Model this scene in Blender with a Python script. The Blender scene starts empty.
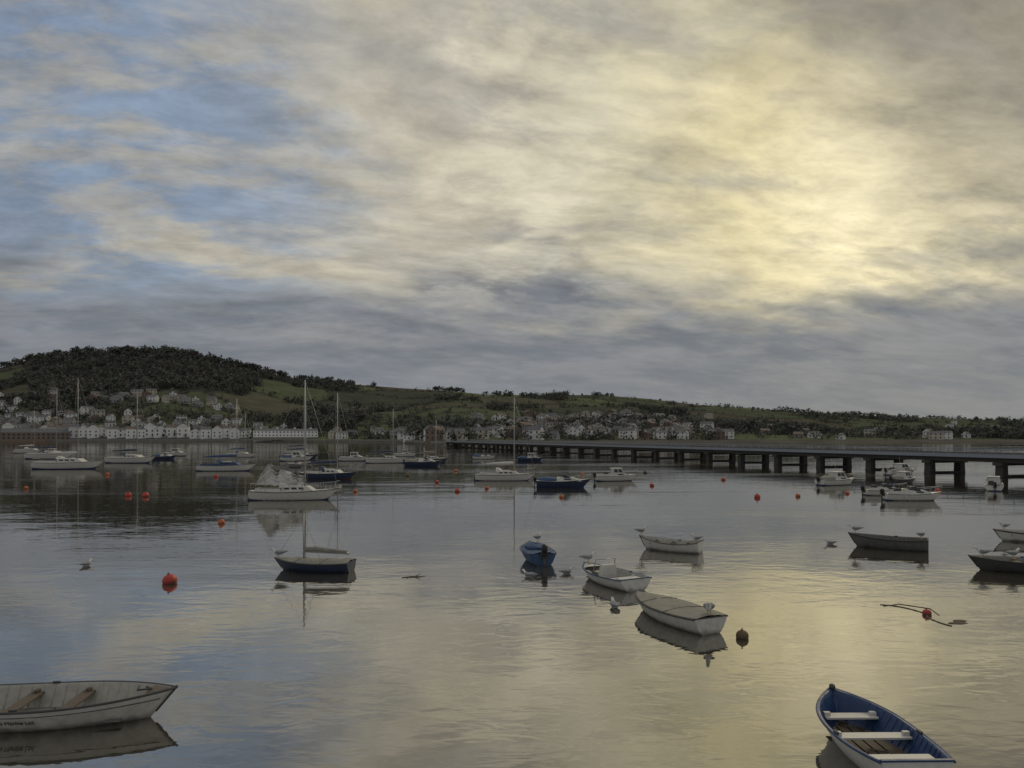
import bpy, bmesh, math, random
import numpy as np
from mathutils import Vector, noise as mnoise
random.seed(7); np.random.seed(7)
sc=bpy.context.scene
sc.view_settings.view_transform='Standard'
try: sc.view_settings.look='None'
except Exception: pass
sc.view_settings.exposure=0

# ------------------------------------------------------------ node helpers
class NT:
    def __init__(s,tree): s.t=tree; s.n=tree.nodes; s.l=tree.links; s.n.clear()
    def node(s,typ,**kw):
        n=s.n.new(typ)
        for k,v in kw.items(): setattr(n,k,v)
        return n
    def put(s,sock,v):
        if isinstance(v,bpy.types.NodeSocket): s.l.new(v,sock)
        elif isinstance(v,(tuple,list)):
            v=tuple(v)
            if len(sock.default_value)==4 and len(v)==3: v=v+(1,)
            sock.default_value=v
        else: sock.default_value=v
    def math(s,op,a,b=0.0,clamp=False):
        n=s.node('ShaderNodeMath',operation=op,use_clamp=clamp); s.put(n.inputs[0],a); s.put(n.inputs[1],b); return n.outputs[0]
    def vm(s,op,a,b=None):
        n=s.node('ShaderNodeVectorMath',operation=op); s.put(n.inputs[0],a)
        if b is not None: s.put(n.inputs[1],b)
        return n.outputs['Value'] if op in('DOT_PRODUCT','LENGTH') else n.outputs[0]
    def scale(s,a,f):
        n=s.node('ShaderNodeVectorMath',operation='SCALE'); s.put(n.inputs[0],a); s.put(n.inputs['Scale'],f); return n.outputs[0]
    def noise(s,vec,scale,detail=4,rough=.5,dist=0.0,color=False):
        n=s.node('ShaderNodeTexNoise'); s.put(n.inputs['Vector'],vec); s.put(n.inputs['Scale'],scale)
        s.put(n.inputs['Detail'],detail); s.put(n.inputs['Roughness'],rough); s.put(n.inputs['Distortion'],dist)
        return n.outputs['Color' if color else 'Fac']
    def mr(s,v,a,b,c=0.0,d=1.0,smooth=True):
        n=s.node('ShaderNodeMapRange'); n.interpolation_type='SMOOTHSTEP' if smooth else 'LINEAR'
        for i,x in enumerate((v,a,b,c,d)): s.put(n.inputs[i],x)
        return n.outputs[0]
    def mix(s,f,a,b,blend='MIX'):
        n=s.node('ShaderNodeMix',data_type='RGBA',blend_type=blend); s.put(n.inputs[0],f); s.put(n.inputs[6],a); s.put(n.inputs[7],b); return n.outputs[2]
    def sep(s,v):
        n=s.node('ShaderNodeSeparateXYZ'); s.put(n.inputs[0],v); return n.outputs
    def comb(s,x,y,z):
        n=s.node('ShaderNodeCombineXYZ'); s.put(n.inputs[0],x); s.put(n.inputs[1],y); s.put(n.inputs[2],z); return n.outputs[0]

MATS={}
def mat(name,col,rough=.5,var=.12,grime=0.0,metal=0.0,scale=6.0,bump=0.0):
    if name in MATS: return MATS[name]
    m=bpy.data.materials.new(name); m.use_nodes=True; t=NT(m.node_tree)
    out=t.node('ShaderNodeOutputMaterial'); p=t.node('ShaderNodeBsdfPrincipled')
    tc=t.node('ShaderNodeTexCoord').outputs['Object']
    nz=t.noise(tc,scale,4,.6)
    k=t.mr(nz,.25,.75,1-var,1+var,False)
    c=t.mix(1.0,col,t.comb(k,k,k),'MULTIPLY')
    st=t.noise(t.vm('MULTIPLY',tc,(9,9,1.5)),1.0,3,.65)
    c=t.mix(t.mr(st,.55,.8,0,.35),c,tuple(x*.45 for x in col))
    if grime>0:
        z=t.sep(tc)[2]
        g=t.mr(t.math('ADD',z,t.math('MULTIPLY',nz,.12)),.02,.22,grime,0)
        c=t.mix(g,c,(.05,.05,.03))
    t.put(p.inputs['Base Color'],c)
    t.put(p.inputs['Roughness'],t.mr(nz,.2,.8,max(rough-.12,.05),min(rough+.15,1)))
    p.inputs['Metallic'].default_value=metal
    if bump>0:
        b=t.node('ShaderNodeBump'); b.inputs['Strength'].default_value=.5; b.inputs['Distance'].default_value=bump
        t.put(b.inputs['Height'],nz); t.l.new(b.outputs[0],p.inputs['Normal'])
    t.l.new(p.outputs[0],out.inputs[0]); MATS[name]=m; return m

def attr_mat(name,rough,nscale,amt,diffuse=False):
    m=bpy.data.materials.new(name); m.use_nodes=True; t=NT(m.node_tree)
    out=t.node('ShaderNodeOutputMaterial'); p=t.node('ShaderNodeBsdfDiffuse')
    a=t.node('ShaderNodeAttribute',attribute_name='Col').outputs['Color']
    pos=t.node('ShaderNodeNewGeometry').outputs['Position']
    k=t.mr(t.noise(pos,nscale,3,.65),.25,.75,1-amt,1+amt,False)
    t.put(p.inputs['Color'],t.mix(1.0,a,t.comb(k,k,k),'MULTIPLY'))
    t.l.new(p.outputs[0],out.inputs[0]); return m

# ------------------------------------------------------------ mesh builder
class MB:
    def __init__(s): s.v=[]; s.f=[]; s.m=[]; s.s=[]
    def add(s,vs,fs,mat=0,smooth=False):
        o=len(s.v); s.v+= [tuple(v) for v in vs]
        for i,f in enumerate(fs):
            s.f.append(tuple(o+k for k in f)); s.m.append(mat[i] if isinstance(mat,list) else mat); s.s.append(smooth)
    def grid(s,rows,mat=0,smooth=True,rowmat=None):
        nr=len(rows); nc=len(rows[0]); vs=[p for r in rows for p in r]; fs=[]; ms=[]
        for i in range(nr-1):
            for j in range(nc-1):
                fs.append((i*nc+j,i*nc+j+1,(i+1)*nc+j+1,(i+1)*nc+j)); ms.append(rowmat(i,j) if rowmat else mat)
        s.add(vs,fs,ms,smooth)
    def frustum(s,x0,x1,hy,z0,z1,inf=0,inb=0,ins=0,mat=0,y0=0):
        b=[(x0,y0-hy,z0),(x1,y0-hy,z0),(x1,y0+hy,z0),(x0,y0+hy,z0)]
        t=[(x0+inb,y0-hy+ins,z1),(x1-inf,y0-hy+ins,z1),(x1-inf,y0+hy-ins,z1),(x0+inb,y0+hy-ins,z1)]
        s.add(b+t,[(3,2,1,0),(4,5,6,7),(0,1,5,4),(1,2,6,5),(2,3,7,6),(3,0,4,7)],mat)
        return dict(right=[b[0],b[1],t[1],t[0]],front=[b[1],b[2],t[2],t[1]],left=[b[2],b[3],t[3],t[2]],back=[b[3],b[0],t[0],t[3]])
    def box(s,c,d,mat=0,rz=0):
        vs=[]
        for z in(-1,1):
            for x,y in((-1,-1),(1,-1),(1,1),(-1,1)):
                X=x*d[0]/2;Y=y*d[1]/2
                vs.append((c[0]+X*math.cos(rz)-Y*math.sin(rz),c[1]+X*math.sin(rz)+Y*math.cos(rz),c[2]+z*d[2]/2))
        s.add(vs,[(3,2,1,0),(4,5,6,7),(0,1,5,4),(1,2,6,5),(2,3,7,6),(3,0,4,7)],mat)
    def patch(s,q,u0,u1,v0,v1,off,mat):
        q=[Vector(p) for p in q]; n=(q[1]-q[0]).cross(q[3]-q[0]).normalized()
        def P(u,v): return (q[0]*(1-u)+q[1]*u)*(1-v)+(q[3]*(1-u)+q[2]*u)*v
        a=[P(u0,v0),P(u1,v0),P(u1,v1),P(u0,v1)]
        s.add([p-n*.01 for p in a]+[p+n*off for p in a],[(4,5,6,7),(0,1,5,4),(1,2,6,5),(2,3,7,6),(3,0,4,7)],mat)
    def path(s,pts,rads,mat=0,n=6,sy=1.0):
        pts=[Vector(p) for p in pts]; rows=[]
        if not isinstance(rads,(list,tuple)): rads=[rads]*len(pts)
        for i,p in enumerate(pts):
            d=(pts[min(i+1,len(pts)-1)]-pts[max(i-1,0)]).normalized()
            up=Vector((0,0,1)) if abs(d.z)<.9 else Vector((1,0,0))
            a=d.cross(up).normalized(); b=a.cross(d).normalized()
            rows.append([p+a*math.cos(k*2*math.pi/n)*rads[i]+b*math.sin(k*2*math.pi/n)*rads[i]*sy for k in range(n+1)])
        s.grid(rows,mat,True)
        for r in(rows[0],rows[-1]): s.add(r[:-1],[tuple(range(n))],mat)
    def ell(s,c,r,mat=0,nu=14,nv=8,jit=0,rowmat=None):
        rows=[]
        for i in range(nv+1):
            th=math.pi*i/nv
            row=[]
            for j in range(nu+1):
                ph=2*math.pi*(j%nu)/nu; k=1+jit*mnoise.noise(Vector((math.cos(ph)*2,math.sin(ph)*2,th*2+c[0])))
                row.append((c[0]+r[0]*k*math.sin(th)*math.cos(ph),c[1]+r[1]*k*math.sin(th)*math.sin(ph),c[2]+r[2]*k*math.cos(th)))
            rows.append(row)
        s.grid(rows,mat,True,rowmat)
    def mesh(s,name,mats):
        me=bpy.data.meshes.new(name); me.from_pydata(s.v,[],s.f)
        for m in mats: me.materials.append(m)
        me.polygons.foreach_set('material_index',s.m); me.polygons.foreach_set('use_smooth',s.s)
        bm=bmesh.new(); bm.from_mesh(me); bmesh.ops.remove_doubles(bm,verts=bm.verts,dist=.0008)
        bmesh.ops.recalc_face_normals(bm,faces=bm.faces); bm.to_mesh(me); bm.free(); me.update(); return me
    def obj(s,name,mats,loc=(0,0,0),rz=0,roll=0,pitch=0):
        o=bpy.data.objects.new(name,s.mesh(name,mats)); sc.collection.objects.link(o)
        o.location=loc; o.rotation_euler=(roll,pitch,rz); return o

# ------------------------------------------------------------ hull
class Hull:
    def __init__(s,mb,L,B,F,D,rise=.3,transom=.75,rake=.10,open_=True,floor=.07,th=.035,m=(0,1,2,3,5),bandh=.82,nst=26,full=2.3,boot=None,aft=.10):
        s.L,s.B,s.F,s.D,s.rise,s.tr,s.rake,s.th,s.full,s.aft=L,B,F,D,rise,transom,rake,th,full,aft
        n=12; hs=[(j/n)**1.5 for j in range(n+1)]
        def rm(i,j):
            h=(hs[min(j,n-1)]+hs[min(j+1,n)])/2
            return m[1] if h>bandh else (boot if (boot is not None and h<.36) else m[0])
        for sg in(-1,1):
            rows=[]
            for i in range(nst+1):
                u=(i/nst)**.9; rows.append([s.pt(u,h,sg) for h in hs])
            mb.grid(rows,0,True,lambda i,j:rm(i,j))
        lo=[s.pt(0,h,-1) for h in hs]; hi=[s.pt(0,h,1) for h in hs]
        mb.grid([lo,hi],0,False,lambda i,j:rm(i,j))
        us=[(i/nst)**.9 for i in range(nst+1)]
        if open_:
            k=6
            for sg in(-1,1):
                rows=[];rim=[]
                for u in us:
                    u2=min(u,.985); zs=s.sheer(u)
                    row=[]
                    for j in range(k+1):
                        z=floor+(zs-.002-floor)*j/k; hb=max(s.half(u2,z)-th,0)
                        row.append((s.xx(u2,s.hfrac(u2,z))+(th if u==0 else 0)-(th if u>.9 else 0),sg*hb,z))
                    rows.append(row); rim.append([row[-1],s.pt(u,1,sg)])
                mb.grid(rows,m[2]); mb.grid(rim,m[3],False)
                if sg==-1: A=rows
                else: Bq=rows
            mb.grid([A[0],Bq[0]],m[2],False)
            mb.grid([[a[0] for a in A],[b[0] for b in Bq]],m[4],False)
            mb.box((-L/2+th/2,0,s.sheer(0)+.006),(th*1.5,2*s.half(0,s.sheer(0)),.03),m[3])
        for sg in(-1,1):
            mb.path([(lambda p:(p[0],p[1]+sg*.006,p[2]-.012))(s.pt(u,1,sg)) for u in us],.022 if L<5 else .035,m[3],6)
        if open_:  mb.path([s.pt(0.999,h,1) for h in (.1,.4,.7,1.04)],.025,m[3],6)
    def prof(s,u):
        um=.42
        if u<um: return s.B/2*(1-(1-s.tr)*((um-u)/um)**2)
        return s.B/2*(1-((u-um)/(1-um))**s.full)
    def sheer(s,u): return s.F*(1+s.rise*(max(0,u-.3)/.7)**2+s.aft*(max(0,.4-u)/.4)**2)
    def keel(s,u): return -s.D+(s.D+.15*s.F)*(max(0,u-.8)/.2)**2+ (s.D*.5)*(max(0,.25-u)/.25)**2
    def g(s,u,h):
        p=.33+.5*max(0,(u-.45)/.55)**1.3; return max(h,0)**p
    def xx(s,u,h): return -s.L/2+s.L*u-s.rake*s.L*(1-h)*u**7
    def hfrac(s,u,z): return min(1,max(0,(z-s.keel(u))/(s.sheer(u)-s.keel(u))))
    def half(s,u,z): return s.prof(u)*s.g(u,s.hfrac(u,z))
    def pt(s,u,h,sg): return (s.xx(u,h),sg*s.prof(u)*s.g(u,h),s.keel(u)+(s.sheer(u)-s.keel(u))*h)
    def X(s,u): return -s.L/2+s.L*u
    def deck(s,mb,u0,u1,mat,camber=.04,n=14,dz=0,inset=0,jit=0):
        rows=[]
        for i in range(n+1):
            u=u0+(u1-u0)*i/n; hb=max(s.prof(u)-inset,0); zs=s.sheer(u)+dz
            rows.append([(s.X(u),hb*k,zs+(camber+jit*mnoise.noise(Vector((u*9,k*3,s.L))))*(1-k*k)*min(1,hb/(s.B*.3+1e-6))) for k in(-1,-.75,-.5,-.25,0,.25,.5,.75,1)])
        mb.grid(rows,mat)
    def thwart(s,mb,u,zf,w,mat,t=.03):
        z=s.sheer(u)*zf; hb=s.half(u,z)-s.th+.004
        mb.box((s.X(u),0,z),(w,2*hb,t),mat)
        for sg in(-1,1): mb.box((s.X(u),sg*(hb-.05),z+.045),(w*.3,.1,.055),mat)

# shared materials
white=mat('white_gelcoat',(.64,.63,.59),.35,.12,.8)
whitec=mat('white_paint',(.63,.62,.58),.4,.12)
dirty=mat('weathered_white',(.58,.57,.52),.5,.2,.8)
navy=mat('navy_paint',(.03,.045,.09),.35,.15,.4)
blue=mat('blue_paint',(.025,.06,.16),.4,.25,.2)
bluem=mat('faded_blue',(.045,.095,.19),.5,.25,.4)
grey=mat('grey_paint',(.22,.22,.20),.6,.2,.5)
dgrey=mat('dark_grey',(.07,.07,.07),.6,.2,.3)
hgrey=mat('slate_grey_paint',(.13,.13,.12),.6,.25,.4)
wood=mat('weathered_wood',(.14,.11,.08),.7,.3,0,0,14)
pale=mat('pale_inner',(.42,.41,.37),.6,.2)
tarp=mat('grey_tarpaulin',(.27,.26,.225),.7,.25,0,0,5,.03)
tarpb=mat('blue_tarpaulin',(.05,.10,.2),.65,.25,0,0,5,.03)
black=mat('black_plastic',(.015,.015,.016),.4,.1)
glass=mat('dark_glass',(.03,.035,.04),.12,.1)
alu=mat('aluminium',(.42,.42,.41),.4,.08,0,.5)
redb=mat('red_buoy_plastic',(.50,.05,.035),.4,.2,.8)
orangeb=mat('orange_buoy_plastic',(.55,.13,.05),.45,.15,.6)
brownb=mat('fouled_buoy',(.16,.10,.05),.7,.3,.8)
rope=mat('rope',(.16,.13,.09),.9,.2)
boot=mat('boot_top_blue',(.04,.07,.18),.5,.2,.5)
antif=mat('antifouling_red',(.16,.05,.035),.7,.2,.6)

def outboard(mb,x,z,mat_,leg):
    mb.box((x-.06,0,z-.05),(.14,.26,.22),leg)
    mb.ell((x-.16,0,z+.22),(.19,.13,.2),mat_,10,6)
    mb.box((x-.18,0,z+.05),(.2,.18,.2),mat_)
    mb.path([(x-.17,0,z),(x-.2,0,z-.75)],[.06,.045],leg)
    mb.path([(x-.02,0,z+.2),(x+.45,0,z+.3)],.018,leg)

def rowboat(name,loc,hd,L,B,F,outer,band,inner,rim,seat,floorm,thw=(.22,.5,.78),cover=None,motor=False,foredeck=0,extra=None,rise=.3,transom=.75,bandh=.84,roll=0,D=.14,aft=.1,full=2.3):
    mb=MB(); mats=[outer,band,inner,rim,seat,floorm,cover or tarp,black,alu,rope,whitec,dgrey]
    h=Hull(mb,L,B,F,D,rise=rise,transom=transom,m=(0,1,2,3,5),bandh=bandh,aft=aft,full=full)
    if cover:
        h.deck(mb,.0,.985,6,camber=.05,dz=.012,inset=.03,jit=.09,n=24)
        for u in(.33,.66): mb.path([(h.X(u),k*(h.prof(u)+.014),h.sheer(u)+.02+.06*(1-k*k)) for k in(-1,-.6,-.2,.2,.6,1)],.008,9,5)
    else:
        for u in thw: h.thwart(mb,u,.68,.22 if u>.1 else .3,4)
        for u in [.15+.05*i for i in range(14)]:
            if foredeck and u>1-foredeck: continue
            for sg in(-1,1):
                mb.path([(h.X(u),sg*(h.half(u,z)-h.th-.004),z) for z in [.08+(h.sheer(u)-.1)*q/4 for q in range(5)]],.009,2,4)
        for k in(-.36,-.12,.12,.36):
            mb.box((-.05*L,k*B*.55,.085),(L*.68,B*.105,.018),5)
        for sg in(-1,1):
            mb.box((h.X(.4),sg*(h.prof(.4)-.03),h.sheer(.4)+.02),(.12,.04,.03),11)
        if foredeck: h.deck(mb,1-foredeck,.985,4,camber=.02,dz=-.015,inset=.012)
    if motor: outboard(mb,-L/2,h.sheer(0),7,11)
    if extra: extra(mb,h)
    return mb.obj(name,mats,(loc[0],loc[1],0),math.radians(hd),roll), h

# ---- near rowing boats
def ex1(mb,h):
    mb.path([(h.X(.86),.1,h.sheer(.86)+.02),(h.X(.9),-.08,h.sheer(.9)+.03),(h.X(.84),-.1,h.sheer(.86)+.03),(h.X(.83),.08,h.sheer(.86)+.04)],.018,11)
    mb.path([(h.X(.4),-.3,.11),(h.X(.5),.1,.12),(h.X(.45),.25,.13),(h.X(.42),-.1,.12)],.014,9)
    mb.path([(h.X(u),-(h.half(u,h.sheer(u)*.72)+.004),h.sheer(u)*.72) for u in [0,.1,.2,.3,.4,.5,.6,.7,.8,.88,.94]],.008,11,5)
b1,h1=rowboat('rowing_boat',(-7.95,13.0),6,3.95,1.5,.43,dirty,white,pale,dgrey,wood,grey,thw=(.05,.33,.56),foredeck=.12,rise=.22,bandh=.8,extra=ex1)
def txt(body,parent,loc,size,tilt):
    c=bpy.data.curves.new('lettering','FONT'); c.body=body; c.size=size; c.extrude=.004
    o=bpy.data.objects.new('lettering',c); sc.collection.objects.link(o); o.parent=parent
    o.location=loc; o.rotation_euler=(math.radians(90-tilt),0,0); c.materials.append(dgrey)
txt('Shaldon Marine Ltd.',b1,(-.92,-.648,.185),.105,-27)
def ex2(mb,h):
    mb.frustum(h.X(.0)+.05,h.X(.2),h.half(.1,.3)-.06,.2,.31,mat=10)
    mb.path([(h.X(.8),.1,.12),(h.X(.86),-.1,.14),(h.X(.9),.08,.15),(h.X(.83),.12,.16),(h.X(.78),-.02,.14)],.018,11)
    mb.path([(h.X(.3),.2,.12),(h.X(.38),-.2,.12),(h.X(.42),.1,.13),(h.X(.35),.3,.12)],.014,9)
    mb.ell((h.X(1)-.06,0,h.sheer(1)+.03),(.07,.05,.05),11)
rowboat('rowing_boat',(5.66,11.72),91,2.72,1.36,.40,whitec,whitec,blue,blue,whitec,wood,thw=(.47,.74),rise=.4,bandh=.5,extra=ex2,transom=.76,full=2.7)
rowboat('covered_dinghy',(4.33,20.15),115,3.3,1.38,.38,dirty,dirty,pale,dgrey,wood,grey,cover=tarp,bandh=.86,rise=.22)
def ex4(mb,h):
    q=mb.frustum(-.05,.25,.3,.12,.62,.12,0,.04,0); mb.patch(q['front'],.1,.9,.55,.95,.006,7)
    mb.path([(.3,-.42,.4),(.2,-.4,.78),(.2,.4,.78),(.3,.42,.4)],.018,8)
    mb.box((h.X(.12),0,.3),(.4,.8,.12),4); mb.ell((h.X(.7),.2,.2),(.2,.15,.12),11)
rowboat('fishing_dinghy',(3.3,25.2),117,3.1,1.42,.36,white,white,pale,bluem,whitec,grey,thw=(.3,.72),foredeck=.2,extra=ex4,bandh=.8,transom=.85)
def ex5(mb,h):
    mb.ell((.1,0,h.F+.1),(.8,.42,.14),6,14,8,.2); outboard(mb,-h.L/2,h.sheer(0),7,11)
rowboat('covered_dinghy',(.98,29.9),99,3.0,1.3,.42,bluem,bluem,pale,blue,wood,grey,cover=tarpb,extra=ex5)
rowboat('rowing_boat',(6.88,32.3),150,2.75,1.3,.38,white,white,pale,wood,wood,grey,thw=(.25,.5,.75),rise=.5,bandh=.85,aft=.3)
rowboat('rowing_boat',(16.75,33.0),150,3.2,1.4,.46,hgrey,dgrey,hgrey,dgrey,wood,dgrey,thw=(.1,.35,.6),rise=.3)
rowboat('rowing_boat',(24.7,35.0),165,3.4,1.4,.42,white,navy,pale,wood,wood,grey)
rowboat('rowing_boat',(18.85,27.4),168,3.5,1.5,.40,dgrey,dgrey,grey,dgrey,wood,dgrey,thw=(.2,.5,.75),motor=True)
def ex7(mb,h):
    x=h.X(.62); mb.path([(x,0,.3),(x,0,2.1)],[.03,.025],8,8)
    mb.path([(x,0,.72),(h.X(.03),0,.66)],[.05,.04],8,8)
    mb.path([(x-.05,0,.78),(x-.5,0,.8),(x-1.0,.02,.76),(h.X(.06),0,.72)],[.08,.1,.08,.05],6,8)
    mb.path([(x,0,2.05),(h.X(.98),0,h.sheer(1))],.006,8,4)
    for sg in(-1,1): mb.path([(x,0,2.0),(h.X(.5),sg*h.prof(.5),h.F)],.006,8,4)
rowboat('sailing_dinghy',(-7.4,27.5),172,3.0,1.3,.34,navy,navy,pale,dgrey,wood,grey,cover=tarp,extra=ex7)

# ---- yachts
def yacht(loc,hd,L,mast,hullm=white,cover=navy,bootm=boot,mu=.62,sail=False,name='sailing_yacht',deckm=whitec,jib=True):
    mb=MB(); mats=[hullm,deckm,glass,alu,cover,bootm,dgrey,wood,black,whitec]
    B=.31*L;F=.095*L
    h=Hull(mb,L,B,F,.35,rise=.35,transom=.62,rake=.13,open_=False,m=(0,0,0,7,0),boot=5,full=2.0,bandh=2)
    h.deck(mb,0,.995,1,.05)
    z0=F+.0; hc=.055*L
    q=mb.frustum(h.X(.36),h.X(.74),B*.29,z0,z0+hc+.05,.09*L,.02*L,.05,1)
    for k in('right','left'):
        for a,b in((.08,.26),(.33,.52),(.6,.76)): mb.patch(q[k],a,b,.45,.8,.012,2)
    mb.frustum(h.X(.42),h.X(.56),B*.2,z0+hc+.03,z0+hc+.13,.05,.03,.03,9)
    for sg in(-1,1):
        mb.frustum(h.X(.07),h.X(.36),.05,z0,z0+.25,.02,.02,.01,1,y0=sg*B*.3)
    mb.box((h.X(.21),0,z0+.09),(L*.26,B*.5,.02),6); mb.box((h.X(.08),0,z0+.16),(.06,B*.55,.24),1)
    rows=[]
    for i in range(5):
        a=i/4*math.pi*.5
        rows.append([(h.X(.37)-.2+.75*math.sin(a)*1.0,B*.3*math.cos(b),z0+hc*.9+.5*math.cos(a)*math.sin(b)) for b in [math.pi*k/8 for k in range(9)]])
    mb.grid(rows,4)
    xm=h.X(mu)
    mb.path([(xm,0,z0),(xm,0,mast)],[.07,.045],3,8)
    zb=z0+hc+.75
    mb.path([(xm,0,zb),(h.X(.08),0,zb-.08)],.05,3)
    if not sail:
        mb.path([(xm-.05,0,zb+.2),(xm-.8,0,zb+.2),(h.X(.3),.03,zb+.12),(h.X(.1),0,zb+.03)],[.14,.19,.15,.06],4,8)
    for f in(.52,.78):
        w=.09*L*(1.1-f*.4); mb.path([(xm,-w,mast*f),(xm,w,mast*f)],.022,3)
    for sg in(-1,1):
        mb.path([(xm,0,mast*.97),(xm,sg*.09*L*.8,mast*.78),(xm,sg*.09*L*.89,mast*.52),(xm,sg*B*.46,F)],.008,3,4)
        pts=[(h.X(u),sg*(h.prof(u)-.06),h.sheer(u)+.55) for u in(.03,.2,.4,.6,.8,.95)]
        mb.path(pts,.012,3,4)
        for p in pts: mb.path([p,(p[0],p[1],p[2]-.55)],.014,3,4)
    mb.path([(xm,0,mast),(h.X(.99),0,h.sheer(1))],.015 if jib else .010,3,5)
    mb.path([(xm,0,mast),(h.X(0),0,h.sheer(0))],.008,3,4)
    a=[(h.X(.93),-.25,h.sheer(.93)+.55),(h.X(1.0),0,h.sheer(1)+.6),(h.X(.93),.25,h.sheer(.93)+.55)]; mb.path(a,.02,3,5)
    mb.path([(h.X(.03),-B*.25,F+.6),(h.X(-.005),0,F+.62),(h.X(.03),B*.25,F+.6)],.02,3,5)
    mb.path([(h.X(-.01),0,F),(h.X(-.03),0,-.3)],.06,6,5)
    if sail:
        rows=[]
        for i in range(19):
            u=i/18; x=xm-.1-(xm-h.X(.08))*u; hgt=.22+.95*math.exp(-((u-.8)/.13)**2)+.5*math.exp(-((u-.45)/.22)**2)
            row=[]
            for j in range(11):
                v=j/10; n=mnoise.noise(Vector((u*8,v*5,3.1)))
                row.append((x+.3*n+(.35*v if u>.6 else 0),.4*mnoise.noise(Vector((u*9,v*6,9)))+.22*math.sin(v*3+u*9),zb-.45+v*(hgt+.35)+.2*n))
            rows.append(row)
        mb.grid(rows,9)
        mb.grid([[(p[0],p[1]*.4-.25,p[2]*.88) for p in r] for r in rows],9)
    return mb.obj(name,mats,(loc[0],loc[1],0),math.radians(hd))
yacht((-67,112),4,10.3,13.8,white,whitec)
yacht((-100.5,161),-6,10.9,15.2,white,navy,mu=.64)
yacht((-70.5,137),-8,9.8,12.6,white,navy)
yacht((-40.8,106),5,8.2,10.4,white,tarpb,mu=.66,deckm=bluem)
yacht((-17,58),3,6.9,9.4,white,whitec,boot,mu=.61,sail=True)
yacht((-21.2,86),-10,6.9,10.0,navy,navy,antif,mu=.64)
yacht((-23,137),8,8,10,white,navy)
yacht((-.7,83),-2,6.8,9.3,white,whitec,mu=.64)
yacht((-15.2,140),20,7,8,navy,tarp)
yacht((-60,210),10,9,12,white,navy); yacht((-140,215),0,9,12.5,white,whitec)
yacht((-47,165),12,8,11,navy,navy)
yacht((-64,175),-4,7.5,10.5,white,tarpb)

def motorboat(loc,hd,L,hullm=white,cabin=True,name='motor_cruiser',canopy=None,rail=True,bandm=None,cs=(.38,.66)):
    mb=MB(); mats=[hullm,bandm or hullm,whitec,glass,alu,black,canopy or tarpb,dgrey,boot]
    B=.36*L;F=.105*L+.04
    h=Hull(mb,L,B,F,.25,rise=.42,transom=.88,rake=.16,open_=False,m=(0,1,0,7,0),boot=8,full=2.1,bandh=.8)
    h.deck(mb,0,.995,2,.05)
    z1=F+.06*L+.05
    q=mb.frustum(h.X(cs[0]-.02),h.X(.82),B*.36,F+.02,z1,.16*L,.02,.08,2)
    for k in('right','left'): mb.patch(q[k],.35,.7,.35,.75,.01,3)
    if cabin:
        hc=.105*L
        q=mb.frustum(h.X(cs[0]),h.X(cs[1]),B*.36,z1-.05,z1+hc,.09*L,.03,.1,2)
        mb.patch(q['front'],.06,.94,.2,.9,.012,3)
        for k in('right','left'):
            mb.patch(q[k],.08,.46,.22,.88,.012,3); mb.patch(q[k],.54,.9,.22,.88,.012,3)
        mb.frustum(h.X(cs[0])-.1,h.X(cs[1])-.08*L+.15,B*.34,z1+hc,z1+hc+.06,.05,.05,.04,2)
        mb.path([(h.X(cs[0]+.08),0,z1+hc),(h.X(cs[0]+.06),0,z1+hc+.8)],.015,4,5)
    else:
        mb.frustum(h.X(cs[1]-.12),h.X(cs[1]),B*.33,z1-.04,z1+.3,.1*L,-.06*L,.08,3)
    if canopy:
        mb.ell((h.X(.2),0,F+.1),(L*.2,B*.38,.34),6,14,8,.15)
    else:
        mb.box((h.X(.17),0,F+.06),(L*.26,B*.66,.02),7)
        for sg in(-1,1): mb.frustum(h.X(.02),h.X(cs[0]),.05,F,F+.25,0,0,.01,2,y0=sg*B*.4)
        mb.box((h.X(.25),.25,F+.25),(.4,.4,.35),7)
    if rail:
        pts=[(h.X(u),-(h.prof(u)-.05),h.sheer(u)+.42) for u in(.6,.75,.9)]+[(h.X(.99),0,h.sheer(1)+.45)]+[(h.X(u),(h.prof(u)-.05),h.sheer(u)+.42) for u in(.9,.75,.6)]
        mb.path(pts,.018,4,5)
        for p in pts: mb.path([p,(p[0],p[1],p[2]-.42)],.014,4,4)
    outboard(mb,-L/2,F,5,7)
    return mb.obj(name,mats,(loc[0],loc[1],0),math.radians(hd))
motorboat((5.1,72),-4,5.4,navy,False,canopy=tarpb,bandm=navy,cs=(.38,.62))
motorboat((11.7,82.5),8,4.8,white,True)
motorboat((3.8,148),0,5.4,navy,True,canopy=tarpb)
motorboat((33.2,75.5),20,4.6,white,True,canopy=tarp)
motorboat((31.2,57.5),-6,4.3,white,False,name='open_motor_boat',cs=(.4,.6))
motorboat((31.6,62.5),0,3.6,white,False,name='open_motor_boat',cs=(.4,.6))
motorboat((44.6,68.5),60,4.2,white,True)
motorboat((41.3,78),30,4.2,dgrey,True,canopy=tarp)
motorboat((-43,148),5,6.4,white,True,canopy=tarpb)
motorboat((-31.5,148),0,6,white,True)
motorboat((-14.6,123),0,6.4,navy,False,canopy=tarp)
motorboat((-84,185),0,6.5,white,True); motorboat((-118,190),10,6,white,True,canopy=tarpb); motorboat((-50,175),0,5,white,False,canopy=tarp)
motorboat((-26,180),10,5.5,white,True); motorboat((-75,160),-8,5.5,navy,False,canopy=tarpb); motorboat((-34,118),170,4.6,grey,False,canopy=tarp,name='open_motor_boat'); motorboat((-6,160),0,5,white,False,canopy=tarpb); motorboat((50,95),20,5,white,True)

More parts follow.
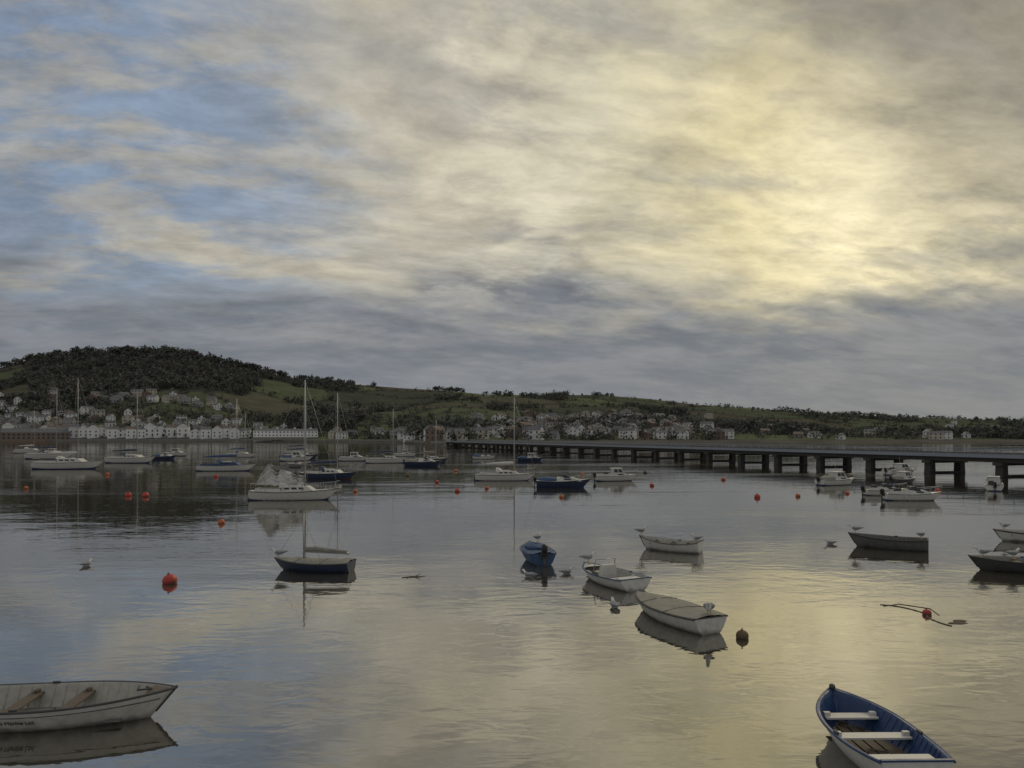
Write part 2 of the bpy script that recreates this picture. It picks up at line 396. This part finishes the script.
# ---- buoys
def buoy(x,y,r,m=redb,name='mooring_buoy'):
    mb=MB(); mb.ell((0,0,r*.35),(r,r,r*.96),0,20,12)
    mb.path([(0,0,r*1.28),(0,0,r*1.42)],[r*.22,r*.14],1,8)
    mb.path([(r*.16*math.cos(a),0,r*1.5+r*.16*math.sin(a)) for a in [k*math.pi/4 for k in range(9)]],r*.045,1,5)
    mb.obj(name,[m,dgrey],(x,y,0),random.random()*6,random.uniform(-.25,.25),random.uniform(-.25,.25))
buoy(-11.6,25.1,.24); buoy(5.7,18.3,.155,brownb)
for x,y,r in((-30.2,61,.28),(-31.9,61.5,.26),(-4.9,66,.24),(-2.4,70,.2),(-16.6,42.3,.19),(19.9,60,.24),(23.6,61,.2),(-14,66,.2),(29,64,.18),(-8,79,.22),(14,74,.22),(4,60,.18),(-46,70,.2)):
    buoy(x,y,r,redb if r>.21 else orangeb)
for x,y in((-26,82),(9,95),(24,84),(-52,95),(-90,120),(-8,105),(38,66),(-36,90),(-13,92),(0,110),(18,100)): buoy(x,y,.25,random.choice([redb,orangeb,brownb]))
buoy(11.62,20.7,.12,redb); buoy(22.4,29.5,.14,orangeb)

# floating line and weed
mb=MB(); pts=[]
for i in range(34):
    a=i/33; pts.append((10.9+1.0*a+.35*math.sin(a*5),21.9-2.3*a+.15*math.sin(a*11),.004))
mb.path(pts,[.014+.008*abs(math.sin(i*1.7)) for i in range(34)],0,6)
mb.path([(10.9,21.7,.003),(11.5,22.0,.006),(12.1,21.4,.006),(11.9,20.6,.003)],.012,0,5)
mb.ell((11.9,19.75,.0),(.28,.10,.03),0,12,6,.3); mb.ell((12.1,20.0,.0),(.2,.1,.025),0,12,6,.3)
mb.obj('floating_rope',[rope])
mb=MB()
mb.path([(-.45,0,.0),(-.1,.06,.01),(.2,0,.0),(.42,.1,.0)],[.02,.03,.025,.01],0,6)
mb.path([(0,.05,.01),(.15,.02,.07),(.22,0,.12)],[.02,.012,.006],0,5); mb.path([(-.2,.03,.0),(-.3,-.2,.01)],[.015,.006],0,5)
mb.obj('floating_branch',[rope],(-3.45,26.2,0),.3)

# ---- gulls
gw=mat('gull_white',(.75,.75,.73),.7,.05); gg=mat('gull_grey',(.28,.29,.31),.7,.08); gy=mat('gull_beak_yellow',(.6,.35,.05),.5,.05)
def gull(loc,hd,swim=False):
    mb=MB(); dz=-.045 if swim else .07
    st=[(-.27,.125,.012,.006),(-.21,.12,.035,.015),(-.14,.11,.055,.045),(-.05,.1,.075,.072),(.05,.1,.08,.078),(.11,.125,.062,.065),(.145,.17,.042,.045),(.17,.215,.036,.038),(.2,.225,.034,.034),(.228,.22,.018,.02),(.25,.213,.009,.01),(.285,.205,.003,.004)]
    rows=[]
    for x,z,ry,rz in st: rows.append([(x,ry*math.sin(k*math.pi/6),z+dz+rz*math.cos(k*math.pi/6)) for k in range(13)])
    mb.grid(rows,0,True,lambda i,j: 2 if i>=9 else (1 if (i<5 and (j<4 or j>7)) else 0))
    for sg in(-1,1):
        mb.path([(.07,sg*.07,.12+dz),(-.05,sg*.082,.13+dz),(-.2,sg*.04,.14+dz),(-.3,sg*.012,.14+dz)],[.035,.045,.02,.006],1,8)
        if not swim:
            mb.path([(.0,sg*.03,.04+dz),(.01,sg*.03,0)],.007,2,5); mb.box((.03,sg*.03,.004),(.06,.045,.008),2)
    o=mb.obj('gull',[gw,gg,gy],loc,math.radians(hd)); o.scale=(1.2,)*3
gull((-8.72,27.66,.43),200); gull((5.75,32.9,.60),20); gull((5.02,18.85,.43),250); gull((17.6,27.65,.47),170); gull((18.6,27.45,.45),10); gull((23.5,35.3,.52),190)
gull((2.0,26.9,0),30,True); gull((.6,26.3,0),150,True); gull((3.0,21.6,0),100,True); gull((14.7,34.2,0),180,True); gull((-16.4,28.5,0),80,True)
gull((7.9,31.7,.42),200); gull((2.72,26.45,.46),20); gull((15.6,33.6,.6),160); gull((17.9,32.35,.50),30); gull((1.05,30.3,.66),60)

# ------------------------------------------------------------ terrain
RX=[-900,-400,-150,0,30,60,100,150,180,210,250,300,350,400,450,490,550,600,650,700,760,850,900,1024,1300,1700,2100]
RY=[400,392,376,368,360,355,352,351,354,360,370,379,384,388,391,395,395,395,399,405,409,415,417,421,424,424,426]
def shore(px): return np.interp(px,[-900,300,400,445,470,560,800,1024,1400,2100],[620,620,520,345,335,420,520,560,600,600])
def yr(px): return np.interp(px,[-900,0,200,500,1024,2100],[1150,1100,1100,1350,1600,1600])
def px_of(t): return 512+740*t
def height(t,Y):
    px=px_of(t); Ys=float(shore(px)); Yr=float(yr(px)); s=(Y-Ys)/(Yr-Ys)
    Hr=5+(436-float(np.interp(px,RX,RY)))/740*Yr
    if s<=0: return 1.6+s*120 if s>-.03 else -2.5
    X=t*Y
    n=mnoise.noise(Vector((X/260,Y/330,1.3)))+.4*mnoise.noise(Vector((X/90,Y/110,4)))
    if s<=1:
        base=1.6+(Hr-1.6)*(s**1.15)
        base+=n*min(20,Hr*.2)*math.sin(math.pi*s)
        return max(base,1.5)
    return Hr-(s-1)*Hr*1.2+n*2*(s-1)
NC=700
T=np.linspace(-1.9,1.9,NC); S=np.concatenate([np.linspace(-.05,0,4)[:-1],np.linspace(0,1,105),np.linspace(1,1.6,26)[1:]]); NR=len(S)
V=np.zeros((NR,NC,3))
for j,t in enumerate(T):
    px=px_of(t); Ys=float(shore(px)); Yr=float(yr(px))
    for i,s in enumerate(S):
        Y=Ys+(Yr-Ys)*s; V[i,j]=(t*Y,Y,height(t,Y))
gx=np.arange(-2600,3300,135); gy_=np.arange(300,2300,120)
sites=np.array([(x+random.uniform(-45,45),y+random.uniform(-40,40)) for x in gx for y in gy_])
pal=np.array([(.118,.135,.082),(.105,.118,.078),(.135,.155,.088),(.115,.105,.08),(.085,.092,.07),(.12,.118,.085)])  # field colours lightened and greyed, distance haze painted into the albedo
sc_col=pal[np.random.choice(6,len(sites),p=[.25,.2,.17,.12,.14,.12])]
def cells(P):
    idx=np.zeros(len(P),int); e=np.zeros(len(P))
    for a in range(0,len(P),4000):
        d=np.linalg.norm(P[a:a+4000,None,:]-sites[None],axis=2); o=np.argpartition(d,1,axis=1)[:,:2]
        r=np.arange(len(d)); d0=d[r,o[:,0]]; d1=d[r,o[:,1]]; sw=d1<d0
        idx[a:a+4000]=np.where(sw,o[:,1],o[:,0]); e[a:a+4000]=abs(d1-d0)
    return idx,e
def woodmask(t,Y,s):
    px=px_of(t); X=t*Y; n=mnoise.noise(Vector((X/130,Y/150,7)))+.35*mnoise.noise(Vector((X/40,Y/50,2)))
    if px<30: w=(s-.55)*2+n*1.6
    elif px<285: w=(s-.38)*2.2+n*1.4-max(0,(px-215)/50)
    elif px<480: w=n*1.4-.30
    else: w=n*1.3-.36+(.15 if s<.25 else 0)
    return w>0.05
P=V.reshape(-1,3); idx,e=cells(P[:,:2]); col=sc_col[idx].copy()
Sg=np.repeat(S,NC); Tg=np.tile(T,NR)
wm=np.array([woodmask(Tg[k],P[k,1],Sg[k]) for k in range(len(P))])
col[wm]=(.065,.073,.06)
col[(e<8)&(~wm)]=(.075,.082,.065)
col[(Sg<.02)]=(.13,.125,.11)
me=bpy.data.meshes.new('hills')
fs=[(i*NC+j,i*NC+j+1,(i+1)*NC+j+1,(i+1)*NC+j) for i in range(NR-1) for j in range(NC-1)]
me.from_pydata(P.tolist(),[],fs); at=me.color_attributes.new('Col','FLOAT_COLOR','POINT')
at.data.foreach_set('color',np.concatenate([col,np.ones((len(col),1))],1).ravel()); me.polygons.foreach_set('use_smooth',[True]*len(fs))
me.materials.append(attr_mat('hillside',.95,.04,.25)); hills=bpy.data.objects.new('hills',me); sc.collection.objects.link(hills)

# ------------------------------------------------------------ trees
def tree_mass(name,pos,rad,cols,ntri=24):
    n=len(pos); pos=np.array(pos); rad=np.array(rad); cols=np.array(cols)
    d=np.random.normal(size=(n,ntri,3)); d/=np.linalg.norm(d,axis=2,keepdims=True)
    rr=np.random.uniform(.25,1,(n,ntri,1))**.6
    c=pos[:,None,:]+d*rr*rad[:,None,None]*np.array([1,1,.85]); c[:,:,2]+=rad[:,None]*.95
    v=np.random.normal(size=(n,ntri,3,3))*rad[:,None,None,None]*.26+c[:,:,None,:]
    tone=np.random.uniform(.75,1.25,(n,ntri,1,1))*(1+.25*d[:,:,None,2:3])  # random clump tone, plus painted crown shading: lighter top, darker underside
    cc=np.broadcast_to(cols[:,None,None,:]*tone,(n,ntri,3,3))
    v=v.reshape(-1,3); cc=cc.reshape(-1,3)
    k=len(v); tv=[];tf=[]
    for p,r in zip(pos,rad):
        w=r*.07; b=k+len(tv); tv+=[(p[0]-w,p[1]-w,p[2]-1),(p[0]+w,p[1]-w,p[2]-1),(p[0],p[1]+w,p[2]-1),(p[0],p[1],p[2]+r*1.5)]
        tf+=[(b,b+1,b+3),(b+1,b+2,b+3),(b+2,b,b+3)]
    fs=np.arange(k).reshape(-1,3).tolist()+tf
    vv=v.tolist()+tv; cc=np.concatenate([cc,np.full((len(tv),3),.06)])
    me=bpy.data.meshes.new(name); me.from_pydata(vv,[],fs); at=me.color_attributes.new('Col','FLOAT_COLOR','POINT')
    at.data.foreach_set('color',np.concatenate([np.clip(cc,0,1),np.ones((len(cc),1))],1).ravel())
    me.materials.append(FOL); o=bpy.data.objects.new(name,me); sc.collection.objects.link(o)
FOL=attr_mat('foliage',.9,.3,.2)
TC=[(.102,.112,.094),(.118,.114,.10),(.128,.118,.107),(.10,.108,.095),(.112,.118,.096)]  # foliage albedo raised towards grey to paint in aerial haze
wp,wr,wc=[],[],[]; hp,hr,hc=[],[],[]
def jit(t,s):
    px=px_of(t);Ys=float(shore(px));Yr=float(yr(px));Y=Ys+(Yr-Ys)*s; return t*Y,Y
cand=[(random.uniform(-1.1,1.0),random.uniform(.02,1.04)) for _ in range(52000)]
pts=np.array([jit(*c) for c in cand]); ci,ce=cells(pts)
for (t,s),(X,Y),ed in zip(cand,pts,ce):
    px=px_of(t)
    if woodmask(t,Y,s):
        if random.random()<.36: wp.append((X,Y,height(t,Y)-.5)); wr.append(random.uniform(2.8,6.0)); wc.append(random.choice(TC))
    elif ed<9 and random.random()<.75:
        hp.append((X,Y,height(t,Y)-.6)); hr.append(random.uniform(1.2,2.4) if random.random()<.85 else random.uniform(3,4.6)); hc.append(random.choice(TC))
    elif s<.30 and random.random()<(.25 if px<480 else .14):
        hp.append((X,Y,height(t,Y)-.5)); hr.append(random.uniform(2,4.0)); hc.append(random.choice(TC))
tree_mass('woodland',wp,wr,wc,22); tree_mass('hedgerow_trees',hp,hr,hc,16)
kp,kr,kc=[],[],[]
for a,b,n,r0,r1 in((-60,60,26,4,6),(60,260,60,4,7),(235,262,8,6,8),(262,330,12,4,6),(330,380,12,3,5),(420,500,20,3,5),(500,700,22,2,3.2),(590,612,7,3,4.5),(700,1040,50,1.5,3.2),(870,980,16,3,4.5)):
    for _ in range(n):
        t=(random.uniform(a,b)-512)/740; X,Y=jit(t,random.uniform(.97,1.0)); kp.append((X,Y,height(t,Y)-.5)); kr.append(random.uniform(r0,r1)); kc.append(random.choice(TC))
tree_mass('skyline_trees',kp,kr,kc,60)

# ------------------------------------------------------------ houses
walls=[mat('render_white',(.8,.8,.78),.8,.08),mat('render_cream',(.56,.52,.43),.8,.1),mat('render_pale_grey',(.36,.36,.36),.8,.1),mat('brick',(.22,.16,.13),.85,.15),mat('stone_wall',(.24,.23,.2),.9,.2),mat('render_white_old',(.6,.6,.59),.8,.1)]
slate=mat('slate_roof',(.13,.135,.145),.7,.2); tile=mat('clay_tile',(.17,.13,.11),.8,.2)
def house_mesh(w,d,e,r,wm_,rf,st=2,gable=False):
    mb=MB(); q=mb.frustum(-w/2,w/2,d/2,-4,e,0,0,0,0)
    if gable:
        rv=[(-w/2-.3,-d/2-.3,e),(w/2+.3,-d/2-.3,e),(w/2+.3,d/2+.3,e),(-w/2-.3,d/2+.3,e),(0,-d/2-.3,e+r),(0,d/2+.3,e+r)]
        mb.add(rv,[(0,3,5,4),(1,4,5,2),(3,2,1,0)],1); mb.add([(-w/2,-d/2,e),(w/2,-d/2,e),(0,-d/2,e+r*.97)],[(0,1,2)],0); mb.add([(-w/2,d/2,e),(w/2,d/2,e),(0,d/2,e+r*.97)],[(0,1,2)],0)
    else:
        rv=[(-w/2-.3,-d/2-.3,e),(w/2+.3,-d/2-.3,e),(w/2+.3,d/2+.3,e),(-w/2-.3,d/2+.3,e),(-w/2-.3,0,e+r),(w/2+.3,0,e+r)]
        mb.add(rv,[(0,1,5,4),(2,3,4,5),(3,2,1,0)],1); mb.add([(-w/2,-d/2,e),(-w/2,d/2,e),(-w/2,0,e+r*.97)],[(0,1,2)],0); mb.add([(w/2,-d/2,e),(w/2,d/2,e),(w/2,0,e+r*.97)],[(0,1,2)],0)
    H=e+4; n=max(2,int(w/3))
    for k in range(st):
        z0=(4+.9+k*2.7)/H; z1=(4+2.2+k*2.7)/H
        for i in range(n):
            c=(i+.5)/n; ww=.5/w
            if k==0 and i==n//2: mb.patch(q['right'],c-ww,c+ww,4.05/H,(4+2.1)/H,.05,3); continue
            mb.patch(q['right'],c-ww,c+ww,z0,z1,.05,2)
        mb.patch(q['front'],.3,.42,z0,z1,.05,2); mb.patch(q['back'],.55,.67,z0,z1,.05,2)
    mb.box((w*.33,0.2,e+r+.1),(.9,.7,1.5),4)
    if w>9: mb.box((-w*.33,-.2,e+r+.1),(.9,.7,1.5),4)
    return mb.mesh('house',[wm_,rf,glass,dgrey,walls[3]])
HM=[]
for k in range(18):
    w=random.uniform(6.5,12); HM.append(house_mesh(w,random.uniform(6.5,9),random.choice([3.2,5.0,5.4,5.6]),random.uniform(1.8,2.8),random.choice([walls[0]]*3+walls),random.choice([slate,slate,slate,tile]),2 if k%4 else 1,k%3==0))
TM=[house_mesh(random.uniform(5.5,9),8,random.uniform(5.5,8.5),2.3,random.choice([walls[0]]*5+walls),random.choice([slate,slate,tile]),2,k%2==0) for k in range(10)]
def place(meshes,px,s,name='house',rz=None):
    t=(px-512)/740; X,Y=jit(t,s); o=bpy.data.objects.new(name,random.choice(meshes)); sc.collection.objects.link(o)
    k=random.uniform(.75,.95) if px>300 else random.uniform(.8,1.0)
    if name=='terraced_house': k*=1.15
    o.scale=(k,k,k)
    o.location=(X,Y,height(t,Y)+.2); o.rotation_euler=(0,0,random.uniform(-.7,.7)-math.atan(t)*.8 if rz is None else rz)
used=[]
def cluster(a,b,s0,s1,n,meshes=HM,pw=1.0):
    k=0;tries=0
    while k<n and tries<n*30:
        tries+=1; px=random.uniform(a,b); s=s0+(s1-s0)*random.random()**pw; t=(px-512)/740; X,Y=jit(t,s)
        if any((X-x)**2+(Y-y)**2<130 for x,y in used): continue
        used.append((X,Y)); place(meshes,px,s); k+=1
px=-60
while px<245:
    place(TM if random.random()<.7 else HM,px,.02+random.random()*.015,'terraced_house',random.uniform(-.1,.1)-math.atan((px-512)/740)*.8); px+=random.uniform(8,12)
cluster(-100,240,.05,.17,82,pw=1.3); cluster(-60,60,.2,.5,20); cluster(85,235,.28,.34,22); cluster(235,440,.03,.14,22)
cluster(470,690,.04,.32,85,pw=1.4); cluster(510,680,.1,.36,55); cluster(700,1024,.02,.2,22,pw=1.5); cluster(700,1024,.12,.5,8); cluster(400,460,.02,.08,8); cluster(1024,1500,.02,.2,14); cluster(-500,-100,.03,.2,24)
mb=MB(); q=mb.frustum(-26,26,6,-3,8.0,mat=0)
for k in range(3):
    for i in range(18):
        c=(i+.5)/18; mb.patch(q['right'],c-.009,c+.009,(3+.9+k*2.6)/11,(3+2.0+k*2.6)/11,.06,2)
mb.frustum(-26.5,26.5,6.5,8.0,9.6,5,5,5,1)
for x in(-20,-7,7,20): mb.box((x,0,10.0),(1.6,1,1.4),0)
mb.box((0,-7.5,1.2),(54,2.5,2.4),3)
t=(286-512)/740; X,Y=jit(t,.012); mb.obj('waterfront_hotel',[mat('hotel_white_render',(.88,.88,.86),.8,.04),slate,glass,walls[4]],(X,Y,1.6),-math.atan(t)*.9)
mb=MB(); q=mb.frustum(-24,24,7,-3,6,mat=0)
for k in range(2):
    for i in range(14):
        c=(i+.5)/14; mb.patch(q['right'],c-.016,c+.016,(3+.8+k*2.7)/9,(3+2.3+k*2.7)/9,.06,2)
rv=[(-24.5,-7.5,6),(24.5,-7.5,6),(24.5,7.5,6),(-24.5,7.5,6),(-24.5,0,9.5),(24.5,0,9.5)]
mb.add(rv,[(0,1,5,4),(2,3,4,5),(3,2,1,0),(0,4,3),(1,2,5)],1)
t=(38-512)/740; X,Y=jit(t,.0); mb.obj('boathouse',[walls[3],slate,glass],(X,Y-2,1.8),-math.atan(t)*.9)
mb=MB(); rows=[[],[],[]]
for p in range(-700,460,10):
    t=(p-512)/740; Ys=float(shore(p))-2
    rows[0].append((t*Ys,Ys,-1)); rows[1].append((t*Ys,Ys,2.2)); rows[2].append((t*(Ys+3),Ys+3,2.25))
mb.grid(rows,0,False); mb.obj('quay_wall',[walls[4]])

# ------------------------------------------------------------ bridge
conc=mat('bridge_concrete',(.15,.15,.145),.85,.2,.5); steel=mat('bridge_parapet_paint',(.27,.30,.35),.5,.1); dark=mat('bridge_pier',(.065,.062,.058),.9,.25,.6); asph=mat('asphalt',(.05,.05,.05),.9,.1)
A=Vector((-27.5,338,0)); Bp=A+(Vector((61.5,92,0))-A).normalized()*330
d=(Bp-A); Lb=d.length; ang=math.atan2(d.y,d.x)
mb=MB()
mb.box((Lb/2,0,2.95),(Lb,7,.26),0)
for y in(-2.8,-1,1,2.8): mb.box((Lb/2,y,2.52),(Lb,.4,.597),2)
mb.box((Lb/2,0,3.086),(Lb,5.2,.012),3)
for sg in(-1,1):
    mb.box((Lb/2,sg*3.3,3.18),(Lb,.36,.2),0); mb.box((Lb/2,sg*3.53,3.0),(Lb,.06,.44),1)
    mb.box((Lb/2,sg*3.3,3.56),(Lb,.06,.05),1); mb.box((Lb/2,sg*3.3,3.86),(Lb,.09,.07),1)
    for i in range(int(Lb/2.2)): mb.box((1+i*2.2,sg*3.3,3.55),(.06,.06,.58),1)
for i in range(int(Lb/10)+1):
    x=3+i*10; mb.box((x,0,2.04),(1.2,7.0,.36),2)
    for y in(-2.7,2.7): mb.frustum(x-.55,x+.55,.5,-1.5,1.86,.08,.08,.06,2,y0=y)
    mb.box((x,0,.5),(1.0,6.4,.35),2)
mb.obj('road_bridge',[conc,steel,dark,asph],(A.x,A.y,-.45),ang)

# ------------------------------------------------------------ water
me=bpy.data.meshes.new('water'); me.from_pydata([(-5000,-300,0),(5000,-300,0),(5000,5000,0),(-5000,5000,0)],[],[(0,1,2,3)])
w=bpy.data.objects.new('water',me); sc.collection.objects.link(w)
m=bpy.data.materials.new('estuary_water'); m.use_nodes=True; t=NT(m.node_tree); me.materials.append(m)
pos=t.node('ShaderNodeNewGeometry').outputs['Position']
big=t.noise(t.vm('MULTIPLY',pos,(.014,.06,1)),1,3,.55)
patch=t.mr(big,.46,.66)
n1=t.noise(t.vm('MULTIPLY',pos,(.9,1.9,1)),1.0,2,.5,.5)
n2=t.noise(t.vm('MULTIPLY',pos,(.16,.32,1)),1.0,1,.5,.3)
n3=t.noise(t.vm('MULTIPLY',pos,(3.5,6.5,1)),1.0,2,.5)
hgt=t.math('ADD',t.math('MULTIPLY',n1,.014),t.math('MULTIPLY',n2,.036))
hgt=t.math('ADD',hgt,t.math('MULTIPLY',t.math('MULTIPLY',n3,.0026),t.mr(patch,0,1,.6,1.8)))
hgt=t.math('MULTIPLY',hgt,t.mr(patch,0,1,.5,1.0))
b=t.node('ShaderNodeBump'); b.inputs['Strength'].default_value=1; b.inputs['Distance'].default_value=1; t.put(b.inputs['Height'],hgt)
fr=t.node('ShaderNodeFresnel'); fr.inputs['IOR'].default_value=1.33; t.l.new(b.outputs[0],fr.inputs['Normal'])
fac=t.math('POWER',fr.outputs[0],.38)
df=t.node('ShaderNodeBsdfDiffuse'); df.inputs['Color'].default_value=(.07,.066,.052,1)
gl=t.node('ShaderNodeBsdfGlossy'); gl.inputs['Color'].default_value=(.87,.855,.82,1); t.put(gl.inputs['Roughness'],t.mr(patch,0,1,.02,.09)); t.l.new(b.outputs[0],gl.inputs['Normal'])
mx=t.node('ShaderNodeMixShader'); t.put(mx.inputs[0],fac); t.l.new(df.outputs[0],mx.inputs[1]); t.l.new(gl.outputs[0],mx.inputs[2])
t.l.new(mx.outputs[0],t.node('ShaderNodeOutputMaterial').inputs[0])

# ------------------------------------------------------------ sky
SUN_AZ,SUN_EL=math.radians(34),math.radians(37)
wd=bpy.data.worlds.new('World'); sc.world=wd; wd.use_nodes=True; t=NT(wd.node_tree)
D=t.node('ShaderNodeTexCoord').outputs['Generated']; x,y,z=t.sep(D)[0:3]
zc=t.math('MAXIMUM',z,0.0); den=t.math('ADD',zc,.22)
cp=t.comb(t.math('DIVIDE',x,den),t.math('DIVIDE',y,den),0.0)
wn=t.noise(cp,1.3,4,.55,0,True); wv=t.vm('SUBTRACT',wn,(.5,.5,.5))
WD=t.vm('NORMALIZE',t.vm('ADD',D,t.scale(wv,.32)))
def blob(px,py,r0,r1):
    c=Vector(((px-512)/740,1,(436-py)/740)).normalized()
    return t.mr(t.vm('DOT_PRODUCT',WD,tuple(c)),math.cos(math.radians(r1)),math.cos(math.radians(r0)))
cr=t.comb(t.math('ADD',t.math('MULTIPLY',t.sep(cp)[0],.85),t.math('MULTIPLY',t.sep(cp)[1],.25)),t.math('SUBTRACT',t.math('MULTIPLY',t.sep(cp)[1],1.45),t.math('MULTIPLY',t.sep(cp)[0],.35)),0.0)
cs=t.vm('ADD',cr,t.scale(wv,.28))
na=t.noise(cs,1.1,5,.56); nb=t.noise(t.vm('ADD',cs,(7,3,0)),2.3,6,.62)
nf=t.noise(t.vm('ADD',cs,(2,9,0)),6.5,5,.66)
ny=t.node('ShaderNodeTexSky'); ny.sky_type='NISHITA'; ny.sun_disc=False; ny.sun_elevation=SUN_EL; ny.sun_rotation=SUN_AZ; ny.air_density=1.2; ny.dust_density=2
K=10.0
def C(r,g,b_): return (r*K,g*K,b_*K)
def M(*a):
    r=a[0]
    for q in a[1:]: r=t.math('MULTIPLY',r,q)
    return r
c=t.mix(t.mr(na,.42,.58),C(.245,.255,.275),C(.37,.36,.33))
c=t.mix(M(blob(500,110,8,34),t.mr(na,.34,.58,.4,1)),c,C(.52,.48,.385))
bl=t.mix(.15,C(.20,.265,.37),ny.outputs[0])
c=t.mix(M(blob(30,170,9,25),t.mr(nb,.36,.56),.9),c,bl)
c=t.mix(M(blob(110,10,3,18),t.mr(nb,.54,.40),.7),c,C(.38,.375,.35))
c=t.mix(M(blob(570,130,2,16),t.mr(nb,.42,.58),.8),c,C(.70,.65,.49))
c=t.mix(M(blob(900,200,6,25),t.mr(nb,.38,.56,.4,1)),c,C(.78,.685,.41))
c=t.mix(M(blob(950,190,2,15),t.mr(nb,.38,.56,.25,1)),c,C(.98,.87,.57))
# darker wisps crossing the bright part
c=t.mix(M(blob(880,150,10,30),t.mr(na,.50,.42),.35),c,C(.36,.34,.27))
c=t.mix(M(blob(1060,-80,6,21),.8),c,C(.24,.225,.195))
wob=t.math('MULTIPLY',t.math('SUBTRACT',na,.5),.34)
lowf=t.mr(t.math('ADD',z,wob),.24,.13)
lowc=t.mix(t.mr(nb,.38,.62),C(.165,.185,.215),C(.235,.245,.265))
c=t.mix(t.math('MULTIPLY',lowf,.93),c,lowc)
mz=M(t.mr(z,.165,.205),t.mr(z,.26,.215),t.mr(x,-.35,-.05),t.mr(x,.34,.1))
c=t.mix(M(mz,t.mr(nb,.42,.58),.65),c,C(.50,.48,.41))
hz=t.mix(t.mr(x,-.1,.45),C(.235,.255,.28),C(.27,.27,.255))
c=t.mix(t.math('MULTIPLY',t.mr(z,.14,.0),.65),c,hz)
ka=t.mr(z,.03,.25,.04,.22); kf=t.math('ADD',1.0,t.math('MULTIPLY',t.math('SUBTRACT',t.mr(nf,.30,.70,0,2,False),1.0),ka))
c=t.mix(1.0,c,t.comb(kf,kf,kf),'MULTIPLY')
bg=t.node('ShaderNodeBackground'); t.put(bg.inputs[0],c); bg.inputs[1].default_value=.1
t.l.new(bg.outputs[0],t.node('ShaderNodeOutputWorld').inputs[0])

sl=bpy.data.lights.new('sun','SUN'); sl.energy=.55; sl.angle=math.radians(24); sl.color=(1,.84,.56)
so=bpy.data.objects.new('sun',sl); sc.collection.objects.link(so)
Sd=Vector((math.sin(SUN_AZ)*math.cos(SUN_EL),math.cos(SUN_AZ)*math.cos(SUN_EL),math.sin(SUN_EL)))
so.rotation_euler=Sd.to_track_quat('Z','Y').to_euler()

cam=bpy.data.cameras.new('camera'); cam.lens=26.0; cam.sensor_width=36; cam.shift_y=52/1024; cam.clip_end=20000
co=bpy.data.objects.new('camera',cam); sc.collection.objects.link(co); co.location=(0,0,5); co.rotation_euler=(math.radians(90),0,0); sc.camera=co
print('objects',len(bpy.data.objects),'trees',len(wp),len(hp))
